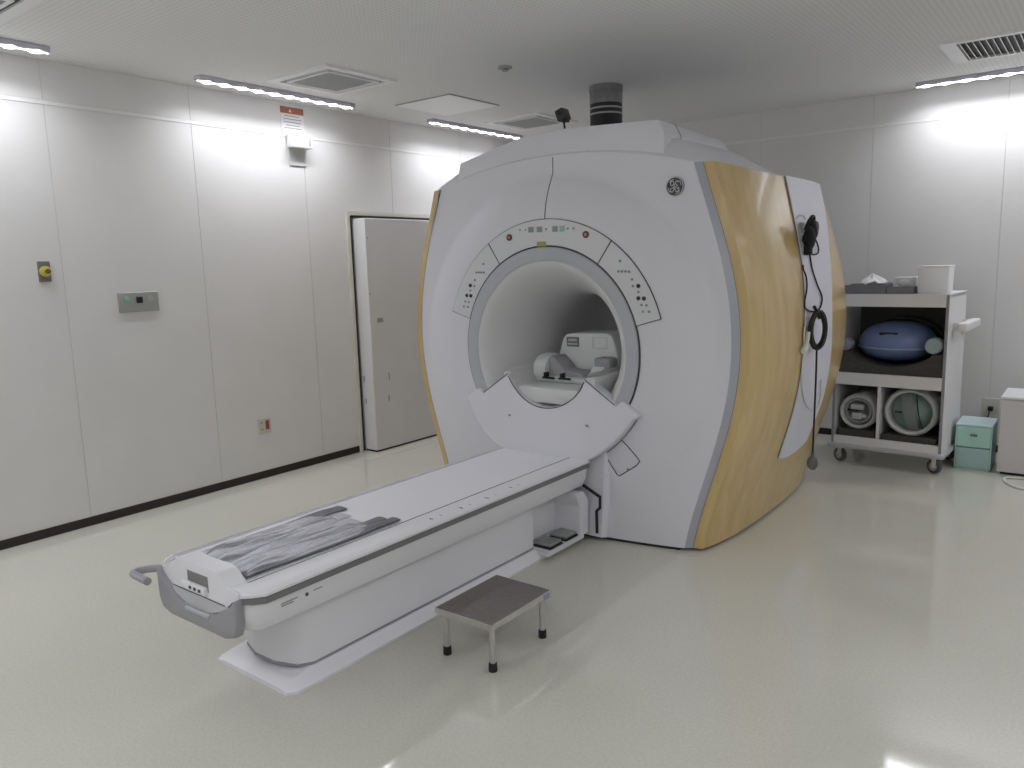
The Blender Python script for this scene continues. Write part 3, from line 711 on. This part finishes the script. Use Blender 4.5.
obj('latch_lever', box((CX-.10, 1.378, .418), (CX+.055, 1.402, .445), .006), TABLE, latch)
for a in (-.03, 0, .03): obj('latch_button', box((CX+a-.006, 1.3745, .428), (CX+a+.006, 1.379, .438)), LINE, latch, smooth=False)
obj('latch_crack', box((CX-.21, 1.3945, .400), (CX+.155, 1.3985, .4035)), LINE, latch, smooth=False)
obj('pull_handle', tube(smooth_path([(CX-.25, 1.425, .432), (CX-.30, 1.405, .435), (CX-.336, 1.355, .436), (CX-.342, 1.335, .435), (CX-.325, 1.322, .434), (CX-.28, 1.320, .433), (CX-.215, 1.318, .432)], 5), .0145, 12), mat('handle_grey', (.34, .34, .36), .45), tb)
for a, b, z in ((1.53, 1.60, .392), (1.53, 1.58, .383), (1.67, 1.71, .392)): obj('print_line', box((CX+.2885, a, z-.002), (CX+.2912, b, z+.002)), INK, tb, smooth=False)
obj('print_dot', cyl((CX+.286, 1.64, .388), (CX+.2915, 1.64, .388), .007, 12), LINE, tb)

# grey straps under a clear film, lying on the cradle
st = thing('strap_set', (CX, 1.85, .466), 'folded grey straps in a shiny clear film on the table foot end', 'straps')
STR = mat('strap_grey', (.15, .15, .17), .5); STL = mat('strap_silver', (.50, .50, .56), .4)
def wav(x, y, k): return .003*math.sin(11*y+k*2.1+9*x) + .002*math.sin(23*y+3*k-17*x)
for k, (x0, x1, y0, y1, m_) in enumerate(((-.225, -.155, 1.56, 2.225, STR), (-.15, -.055, 1.53, 2.16, STL), (-.05, .045, 1.50, 2.13, STL), (.045, .10, 1.50, 2.215, STR), (.105, .158, 1.49, 2.245, STR))):
    def fn(u, v, x0=x0, x1=x1, y0=y0, y1=y1, k=k):
        x = x0+(x1-x0)*v; y = y0+(y1-y0)*u
        return (CX+x+.006*math.sin(5*y+k), y, .474+wav(x, y, k)*.7+.003*math.sin(PI*v))
    obj('strap', solidify(grid(fn, 60, 6), .004), m_, st)
FILM = mat('clear_film', (.80, .81, .90), .13, spec=1.0, alpha=.82)
nt = FILM.node_tree; tcx = nt.nodes.new('ShaderNodeTexCoord'); mpp = nt.nodes.new('ShaderNodeMapping'); mpp.inputs['Scale'].default_value = (34, 15, 1)
nzz = nt.nodes.new('ShaderNodeTexNoise'); nzz.inputs['Scale'].default_value = 1.5; nzz.inputs['Detail'].default_value = 3; bpp = nt.nodes.new('ShaderNodeBump'); FILM.node_tree.nodes['Principled BSDF'].inputs['IOR'].default_value = 1.9; bpp.inputs['Strength'].default_value = .8; bpp.inputs['Distance'].default_value = .02
nt.links.new(tcx.outputs['Object'], mpp.inputs[0]); nt.links.new(mpp.outputs[0], nzz.inputs['Vector']); nt.links.new(nzz.outputs['Fac'], bpp.inputs['Height']); nt.links.new(bpp.outputs[0], nt.nodes['Principled BSDF'].inputs['Normal'])
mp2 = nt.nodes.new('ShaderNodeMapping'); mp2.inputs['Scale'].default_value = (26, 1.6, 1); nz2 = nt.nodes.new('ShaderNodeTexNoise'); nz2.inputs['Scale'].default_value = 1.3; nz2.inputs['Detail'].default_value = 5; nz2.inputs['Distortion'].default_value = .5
cr2 = nt.nodes.new('ShaderNodeValToRGB'); cr2.color_ramp.elements[0].position = .36; cr2.color_ramp.elements[0].color = (.26, .26, .30, 1); cr2.color_ramp.elements[1].position = .56; cr2.color_ramp.elements[1].color = (.80, .80, .88, 1)  # dark and light streaks paint wrinkle shading into the film colour
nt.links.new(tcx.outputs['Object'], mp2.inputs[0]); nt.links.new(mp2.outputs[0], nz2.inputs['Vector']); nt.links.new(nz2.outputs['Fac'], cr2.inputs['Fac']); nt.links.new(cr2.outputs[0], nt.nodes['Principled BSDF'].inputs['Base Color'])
def film(u, v):
    x = -.222+.375*v; y = 1.485+(.60-.02*math.sin(14*v))*u+.012*math.sin(9*v)
    e = min(1, 8*min(u, 1-u, v, 1-v)+.1)
    z = .474+.013*e+.006*e*math.sin(66*x+5*math.sin(4*y))+.0025*e*math.sin(150*x+13*y)+.002*math.sin(31*y+20*x)*e
    return (CX+x, y, z)
obj('film', grid(film, 80, 70), FILM, st, angle=180)

# ------------------------------------------------------------------ step stool
ss = thing('step_stool', (-1.895, 2.30, 0), 'low steel step stool with black rubber feet beside the table', 'stool')
sx0, sx1, sy0, sy1, sz = -2.04, -1.75, 2.10, 2.495, .21
obj('tread', box((sx0+.003, sy0+.003, sz-.006), (sx1-.003, sy1-.003, sz), .003, 1), TREAD, ss)
obj('apron', join(box((sx0, sy0, sz-.024), (sx1, sy0+.004, sz-.002)), box((sx0, sy1-.004, sz-.024), (sx1, sy1, sz-.002)), box((sx0, sy0+.004, sz-.024), (sx0+.004, sy1-.004, sz-.002)), box((sx1-.004, sy0+.004, sz-.024), (sx1, sy1-.004, sz-.002))), STEEL, ss, smooth=False)
for lx in (sx0+.022, sx1-.032):
    for ly in (sy0+.04, sy1-.025):
        lg = obj('leg', cyl((lx, ly, .02), (lx, ly, sz-.006), .0125, 20), STEEL, ss)
        obj('rubber_foot', cyl((lx, ly, 0), (lx, ly, .036), .0175, 20, r2=.0165, bev=.003), BLACK, lg)
obj('sticker', box((sx1, sy1-.055, sz-.030), (sx1+.0012, sy1-.012, sz-.006)), mat('sticker_blue', (.30, .35, .48), .5), ss, smooth=False)

# ------------------------------------------------------------------ headset and cords on the scanner side
def sxp(px, py, off=.02):                            # a pixel's point on the scanner side, lifted off it
    x = -1.33
    for _ in range(12):
        p = onx(x, px, py); x = side_x(p.y, max(.1, p.z))+off
    return onx(x, px, py)
k0 = sxp(802, 228, .012); k1 = [sxp(*q, .012) for q in ((796.5, 218), (799, 215.5), (803, 216), (805, 219))]
obj('hook', join(box((k0.x-.014, k0.y-.022, k0.z-.03), (k0.x+.012, k0.y+.022, k0.z+.03), .004, 1), tube(smooth_path(k1, 6), .006, 8)), RING, mri)
hs = sxp(808, 236, .05)
t = thing('headset', (hs.x, hs.y, 1.5), 'black headset hanging on the scanner side', 'headset')
HSM = mat('headset_black', (.008, .008, .009), .6, spec=.3)
obj('ear_cup', xf(sphere((0, 0, 0), .062, 20, (.55, .95, 1.0)), tuple(hs+Vector((.01, .03, .03)))), HSM, t)
obj('ear_cup', xf(sphere((0, 0, 0), .058, 20, (.55, .85, 1.15)), tuple(hs+Vector((.015, -.025, -.015)))), HSM, t)
obj('head_band', tube(smooth_path([hs+Vector((.0, -.055, .03)), hs+Vector((.02, -.045, .085)), hs+Vector((.02, .02, .105)), hs+Vector((.01, .07, .06)), hs+Vector((.02, .08, .01))], 6), .010, 10), HSM, t)
obj('boom', join(box(tuple(hs+Vector((-.01, -.05, -.105))), tuple(hs+Vector((.03, .0, -.04))), .01), tube([hs+Vector((.0, -.06, .0)), hs+Vector((.0, -.07, -.03))], .012, 8)), HSM, t)
obj('ear_pad', xf(sphere((0, 0, 0), .03, 14, (.5, .5, 1.2)), tuple(hs+Vector((.035, .03, .045)))), mat('pad_grey', (.16, .16, .16), .6), t)
lp = [sxp(*q, .02) for q in ((814, 236), (818, 246), (818, 253), (813, 254.5), (810, 252))]
lp2 = [sxp(*q, .018) for q in ((809.5, 252), (812, 268), (817, 284), (822, 297), (820, 308), (813, 311.5), (806, 309), (804.5, 303), (807, 288), (806, 276), (803.5, 270), (803, 265))]
obj('cord', join(tube(smooth_path(lp, 5), .0045, 7), tube(smooth_path(lp2, 5), .0045, 7)), HSM, t)
# coiled call cord with squeeze bulb
cc = sxp(815, 330, .042)
t = thing('call_bulb', (cc.x, cc.y, .34), 'coiled black cord with a grey squeeze bulb hanging down the scanner side', 'call bulb')
CORD = mat('cord_black', (.008, .007, .007), .5)
for k in range(7):
    a, b = .058+.007*((k*3) % 5), .104-.008*((k*2) % 4)
    pts = [(cc.x+.014+.022*math.cos(2*PI*i/36)+.006*math.cos(2.3*k), cc.y+.80*a*math.cos(2*PI*i/36)+.006*(k-3), cc.z+b*math.sin(2*PI*i/36)) for i in range(36)]
    obj('cord_loop', tube(pts, .0072, 7, True), CORD, t)
obj('cord_tie', tube(smooth_path([(cc.x, cc.y-.03, cc.z+.13), (cc.x+.01, cc.y, cc.z+.095), (cc.x+.02, cc.y+.005, cc.z+.06)], 5), .009, 8), CORD, t)
be = onx(cc.x+.01, 812, 462)
obj('cord', tube(smooth_path([(cc.x+.012, cc.y+.0, cc.z-.09), (cc.x+.012, cc.y+.002, cc.z-.3), (cc.x+.012, be.y, be.z+.06), (cc.x+.012, be.y, be.z+.03)], 8), .0055, 7), CORD, t)
obj('bulb', join(sphere((cc.x+.012, be.y, be.z-.005), .030, 18, (1, 1, 1.35)), cyl((cc.x+.012, be.y, be.z+.03), (cc.x+.012, be.y, be.z+.055), .010, 12)), mat('bulb_grey', (.13, .13, .14), .5), t)
# white air tube
wc = sxp(806, 342, .03)
t = thing('air_tube', (wc.x, wc.y, .72), 'thin white tube with a connector looped on the scanner side', 'tube')
WT = mat('tube_white', (.70, .70, .66), .45)
obj('tube', tube(smooth_path([sxp(*q, .016) for q in ((808, 318), (804.5, 330), (804, 350), (802, 372), (802.5, 392), (807, 406), (813, 410), (818, 406), (820.5, 395), (821, 380))], 6), .0042, 7), WT, t)
obj('connector', join(cyl(sxp(808.5, 332, .03), sxp(806.5, 346, .03), .011, 12), cyl(sxp(806.5, 346, .03), sxp(803.5, 352, .03), .015, 12)), WT, t)

# ------------------------------------------------------------------ equipment cart
ct = thing('equipment_cart', (-1.213, 5.955, 0), 'white wheeled cart with open shelves holding coils', 'cart', rz=-.045)
R2 = Matrix.Rotation(-.045, 4, 'Z')
def cobj(name, bm, m, parent=None, **k):              # shapes given in the cart's own frame: x across, y into depth from the front
    sh = root_loc(parent or ct); bmesh.ops.translate(bm, vec=sh, verts=bm.verts)
    return obj(name, bm, m, parent or ct, **k)
W_, D_ = .370, .57
cobj('side', join(box((-W_, 0, .155), (-W_+.018, D_, 1.255)), ), CARTW, smooth=False)
cobj('side', box((W_-.018, 0, .155), (W_, D_, 1.255)), CARTW, smooth=False)
cobj('side_edge', box((W_-.019, -.004, .155), (W_-.001, .001, 1.255)), CARTG, smooth=False); cobj('side_edge', box((-W_+.001, -.004, .155), (-W_+.019, .001, 1.255)), CARTG, smooth=False)
cobj('back', box((-W_+.018, D_-.012, .67), (W_-.018, D_, 1.235)), mat('cart_back_dark', (.10, .097, .09), .7), smooth=False); cobj('back', box((-W_+.018, D_-.012, .155), (W_-.018, D_, .669)), mat('cart_back_green', (.33, .36, .32), .7), smooth=False)
cobj('top', join(box((-W_, -.002, 1.235), (W_, D_, 1.26)), box((-W_+.02, -.006, 1.172), (W_-.02, .012, 1.245))), CARTW, smooth=False)
cobj('shelf', join(box((-W_+.018, .012, .66), (W_-.018, D_-.012, .678)), box((-W_+.019, -.006, .60), (W_-.019, .012, .688))), CARTW, smooth=False)
cobj('divider', box((-.058, -.002, .21), (-.038, D_-.012, .66)), CARTW, smooth=False)
cobj('bottom', join(box((-W_+.018, 0.012, .19), (W_-.018, D_-.012, .205)), box((-W_+.019, -.006, .155), (W_-.019, .012, .212))), CARTW, smooth=False)
cobj('base_frame', box((-W_-.022, -.02, .122), (W_+.022, D_+.02, .154), .012, 2), mat('cart_bumper', (.50, .50, .52), .4), smooth=True)
for sx in (-1, 1):
    for y in (.05, D_-.05):
        x = sx*(W_-.05)
        c = cobj('caster', join(cyl((x, y, .108), (x, y, .122), .028, 16), box((x-.014, y-.012, .045), (x+.014, y-.006, .11)), box((x-.014, y+.030, .045), (x+.014, y+.036, .11)), box((x-.016, y-.012, .105), (x+.016, y+.036, .112))), STEEL, smooth=True)
        cobj('wheel', cyl((x-.006, y-.001, .052), (x+.006, y+.025, .052), .052, 28, bev=.006), mat('wheel_grey', (.10, .10, .10), .5), c)
        cobj('hub', cyl((x-.007, y-.003, .052), (x+.007, y+.027, .052), .030, 20), mat('hub_grey', (.40, .39, .38), .5), c)
for y in (.16, .50): cobj('handle_bracket', prism([(W_, 1.00), (W_+.075, 1.00), (W_+.085, 1.01), (W_+.085, 1.06), (W_, 1.06), (W_, .94)], 1, y-.02, y+.02), CARTW, smooth=False)
cobj('push_handle', box((W_+.045, .04, 1.005), (W_+.105, .54, 1.065), .012, 3), CARTW)
def cw(x, y, z): v = R2 @ Vector((x, y, z)); return Vector((-1.213, 5.955, 0))+v
def ctag(name, loc, label, cat, group=None): return thing(name, cw(*loc), label, cat, group, rz=-.045)
def lobj(name, bm, m, par, o, **k):                   # shape in cart frame, parent at cart-frame offset o
    bmesh.ops.translate(bm, vec=root_loc(par)-Vector(o), verts=bm.verts); return obj(name, bm, m, par, **k)
# foam cradle, blue coil, rolls on the middle shelf
o = (0, .2, .689)
t = ctag('foam_cradle', o, 'dark grey foam cradle under the blue coil', 'foam block')
cv = [(-W_+.022, .689), (W_-.022, .689), (W_-.022, .845)] + [(.315-.03*k, .845-.105*math.sin(PI*min(1, max(0, (k-1)/19)))**.7) for k in range(1, 21)] + [(-W_+.022, .845)]
lobj('foam', prism(cv, 1, .008, .545), FOAM, t, o, angle=60)
o = (-.005, .25, .745); BLUE = mat('coil_blue', (.16, .22, .42), .28, spec=.6)
t = ctag('body_coil', o, 'blue dome shaped coil on the foam cradle in the cart', 'coil')
def dome(u, v):
    a = 2*PI*u; b = -PI/2+PI*v
    c = math.copysign(abs(math.cos(b))**.8, math.cos(b))
    return (-.005+.262*c*math.cos(a), .27+.235*c*math.sin(a), .888+(.165 if b > 0 else .125)*math.sin(b))
lobj('dome', grid(dome, 40, 20, True), BLUE, t, o, angle=180)
lobj('rim', tube([(-.005+.263*math.cos(2*PI*k/48), .27+.237*math.sin(2*PI*k/48), .868) for k in range(48)], .006, 8, True), mat('coil_blue_pale', (.30, .38, .58), .3), t, o)
lobj('grip', xf(prism(rpoly([(-.055, 0), (.075, 0), (.06, -.035), (.02, -.022), (-.05, -.022)], .01), 1, -.012, .012), (-.03, .075, .985)), BLACK, t, o)
o = (0, .42, .70); t = ctag('dark_case', o, 'dark curved cover behind the blue coil in the cart', 'cover')
def hood(u, v):
    a = PI*u; return (.30*math.cos(a), (.36+.17*v), .86+.215*math.sin(a))
lobj('hood', solidify(grid(hood, 30, 4), .01), mat('hood_dark', (.06, .065, .09), .5), t, o, angle=60)
CYAN = mat('roll_cyan', (.36, .46, .46), .7)
for x, r, mm, lb in ((.280, .056, CYAN, 'pale cyan foam roll right of the blue coil'), (-.300, .042, mat('roll_grey', (.25, .27, .31), .7), 'bluish grey foam roll left of the blue coil')):
    o = (x, .03, .846); t = ctag('foam_roll', o, lb, 'foam roll', 'foam rolls on the cart')
    lobj('roll', cyl((x, .03, .846+r), (x, .12, .846+r), r, 28, bev=.006), mm, t, o); lobj('end_face', cyl((x, .0285, .846+r), (x, .0305, .846+r), r*.82, 24), mm, t, o)
# lower compartments
o = (-.2, .2, .206); t = ctag('foam_pad', o, 'dark foam pad in the lower left compartment', 'foam pad', 'foam pads in the cart'); lobj('pad', box((-.33, .015, .206), (-.065, .55, .262), .004, 1), FOAM, t, o)
o = (.15, .2, .206); t = ctag('foam_pad', o, 'dark foam pad in the lower right compartment', 'foam pad', 'foam pads in the cart'); lobj('pad', box((-.03, .015, .206), (.33, .55, .252), .004, 1), FOAM, t, o)
CRING = mat('coil_ring_white', (.56, .58, .57), .5); CIN = mat('coil_inner_green', (.17, .24, .22), .5)
def ringcoil(x, z, r, w, label, name, inner):
    o = (x, .05, z-r); t = ctag(name, o, label, 'coil', 'ring coils in the cart')
    lobj('ring', lathe([(r-w, .045), (r-w*.5, .030), (r, .045), (r, .30), (r-w, .30), (r-w, .045)], (x, z), 1, 48), CRING, t, o, angle=60)
    lobj('core', cyl((x, .11, z), (x, .28, z), r-w*.6, 40), inner, t, o)
    return t, o
t, o = ringcoil(-.200, .263+.130, .130, .026, 'small white ring coil in the lower left compartment', 'knee_coil', mat('core_grey', (.20, .22, .21), .6))
lobj('inner_ring', lathe([(.098, .07), (.085, .06), (.075, .075), (.075, .11)], (-.205, .397), 1, 36), mat('core_light', (.40, .42, .41), .5), t, o)
lobj('clamp', join(box((-.255, .055, .405), (-.165, .11, .445), .006), box((-.245, .05, .335), (-.175, .11, .385), .006), cyl((-.16, .06, .36), (-.16, .10, .36), .016, 12)), CRING, t, o)
lobj('pin', box((-.275, .046, .396), (-.195, .054, .407)), BLACK, t, o)
t, o = ringcoil(.152, .252+.172, .172, .030, 'large ring coil with a strap in the lower right compartment', 'head_neck_coil', CIN)
def cap(u, v):
    a = 2*PI*u; r = .142*v; return (.152+r*math.cos(a), .12-.065*math.cos(v*PI/2), .424+r*math.sin(a))
lobj('bowl', grid(cap, 40, 8, True), mat('bowl_green', (.24, .33, .31), .35), t, o, angle=180)
lobj('strap', solidify(grid(lambda u, v: (.152-.065+.075*v+.07*(.5-(u))*.9+.02, .112-.068*math.cos((u-.5)*PI*.92), .424+.158*(2*u-1)), 16, 2), .004), mat('strap_greygreen', (.22, .25, .25), .7), t, o)
lobj('strap_edge', tube([(.152+.075*1+.07*(.5-u)*.9-.02, .106-.068*math.cos((u-.5)*PI*.92), .424+.158*(2*u-1)) for u in [k/16 for k in range(17)]], .004, 6), BLACK, t, o)
lobj('pin', box((.05, .048, .412), (.095, .056, .424)), BLACK, t, o)
# on the cart top
GT = mat('tray_grey', (.22, .22, .24), .6)
def tray(x0, x1, y0, y1, h, label):
    o = ((x0+x1)/2, (y0+y1)/2, 1.2605); t = ctag('grey_tray', o, label, 'tray', 'grey trays on the cart')
    lobj('bottom', box((x0, y0, 1.2605), (x1, y1, 1.266)), GT, t, o, smooth=False)
    for a, b in (((x0, y0), (x1, y0+.006)), ((x0, y1-.006), (x1, y1)), ((x0, y0+.006), (x0+.006, y1-.006)), ((x1-.006, y0+.006), (x1, y1-.006))):
        lobj('wall', box((a[0], a[1], 1.266), (b[0], b[1], 1.2605+h)), GT, t, o, smooth=False)
tray(-.325, -.045, .03, .40, .062, 'wider grey tray on the cart top holding crumpled tissue')
tray(-.035, .135, .03, .33, .05, 'narrower grey tray on the cart top holding a white box')
o = (-.185, .2, 1.266); t = ctag('tissue_pile', o, 'crumpled white tissue on the grey tray', 'tissue')
rr = random.Random(5)
def tis(u, v):
    a = 2*PI*u; r = v; k = 1+.16*math.sin(3*a+1)+.10*math.sin(7*a)
    return (-.175+.085*r*k*math.cos(a), .17+.08*r*k*math.sin(a), 1.334+.058*(1-r)**.8*(1+.25*math.sin(5*a))+.010*math.sin(4*a)*r)
lobj('sheet', solidify(grid(tis, 48, 8, True), .003), mat('tissue_white', (.92, .92, .92), .8), t, o, angle=180)
lobj('pack', box((-.30, .09, 1.267), (-.07, .30, 1.333), .004, 1), GT, t, o)
o = (.05, .18, 1.266); t = ctag('white_box', o, 'small white box with a paper on the narrow tray', 'box')
lobj('carton', box((-.015, .10, 1.2665), (.115, .26, 1.375), .004, 1), WHITE, t, o); lobj('paper', xf(sphere((0, 0, 0), .03, 16, (1.4, .4, .8)), (.06, .098, 1.335)), mat('paper_white', (.8, .82, .82), .7), t, o)
o = (.255, .2, 1.2605); t = ctag('white_bin', o, 'tall white plastic bin on the right of the cart top', 'bin')
bb = prism(rpoly([(.155, 1.2605), (.342, 1.2605), (.348, 1.452), (.150, 1.452)], .02), 1, .06, .22, .008); lobj('bin', bb, mat('bin_white', (.90, .91, .92), .45), t, o, angle=50)
lobj('rim', lathe([(.0, .0)]*2, (0, 0)), WHITE, t, o) if False else None
lobj('rim', box((.146, .056, 1.440), (.352, .224, 1.453), .005, 2), mat('bin_rim', (.86, .87, .88), .45), t, o)

# ------------------------------------------------------------------ green drawers, white cabinet, cable
gx0, gx1, gy0, gy1 = -.80, -.575, 6.225, 6.54
t = thing('storage_drawers', ((gx0+gx1)/2, 6.4, 0), 'small mint green two drawer storage box on the floor', 'storage box')
MINT = mat('mint_plastic', (.44, .72, .62), .35); MINT2 = mat('mint_clear', (.41, .58, .55), .3); MINTT = mat('mint_top', (.62, .78, .79), .35)
obj('case', join(box((gx0, gy0+.006, 0), (gx0+.008, gy1, .325)), box((gx1-.008, gy0+.006, 0), (gx1, gy1, .325)), box((gx0, gy1-.008, 0), (gx1, gy1, .325)), box((gx0, gy0+.006, 0), (gx1, gy1, .01))), MINT, t, smooth=False)
obj('lid', box((gx0-.002, gy0, .316), (gx1+.002, gy1+.002, .332), .004, 1), MINTT, t)
dr = obj('drawer', box((gx0+.009, gy0, .166), (gx1-.009, gy1-.01, .314), .004, 1), MINT, t); kx = on(1, gy0, 974, 435)
obj('knob', join(cyl((kx.x, gy0-.012, kx.z), (kx.x, gy0, kx.z), .008, 12), box((kx.x-.022, gy0-.018, kx.z-.008), (kx.x+.022, gy0-.010, kx.z+.008), .003, 1)), mat('knob_dark', (.12, .17, .15), .5), dr)
obj('drawer', box((gx0+.009, gy0, .012), (gx1-.009, gy1-.01, .160), .004, 1), MINT2, t, label='greyer translucent lower drawer')
cx0, cy0 = -.535, 6.20
t = thing('white_cabinet', (cx0+.3, cy0+.2, 0), 'plain white cabinet at the right edge of the picture', 'cabinet')
CAB = mat('cabinet_white', (.66, .64, .63), .5)
obj('body', box((cx0+.004, cy0+.02, .03), (cx0+.60, cy0+.42, .53), .002, 1), CAB, t); obj('door', box((cx0, cy0, .02), (cx0+.604, cy0+.018, .528), .002, 1), CAB, t)
obj('top', box((cx0-.002, cy0-.004, .531), (cx0+.608, cy0+.424, .55), .003, 1), WHITE, t); obj('plinth', box((cx0+.02, cy0+.03, 0), (cx0+.58, cy0+.4, .03)), BLACK, t, smooth=False)
c_ = obj('floor_cable', tube(smooth_path([(-.33, 6.15, .008), (-.42, 6.13, .008), (-.475, 6.08, .008), (-.46, 5.98, .008), (-.40, 5.885, .008), (-.34, 5.86, .008), (-.2, 5.88, .008), (-.05, 6.0, .008)], 8), .008, 8), mat('cable_white', (.74, .74, .73), .45))
tag(c_, 'white cable looped on the floor before the white cabinet', 'cable')
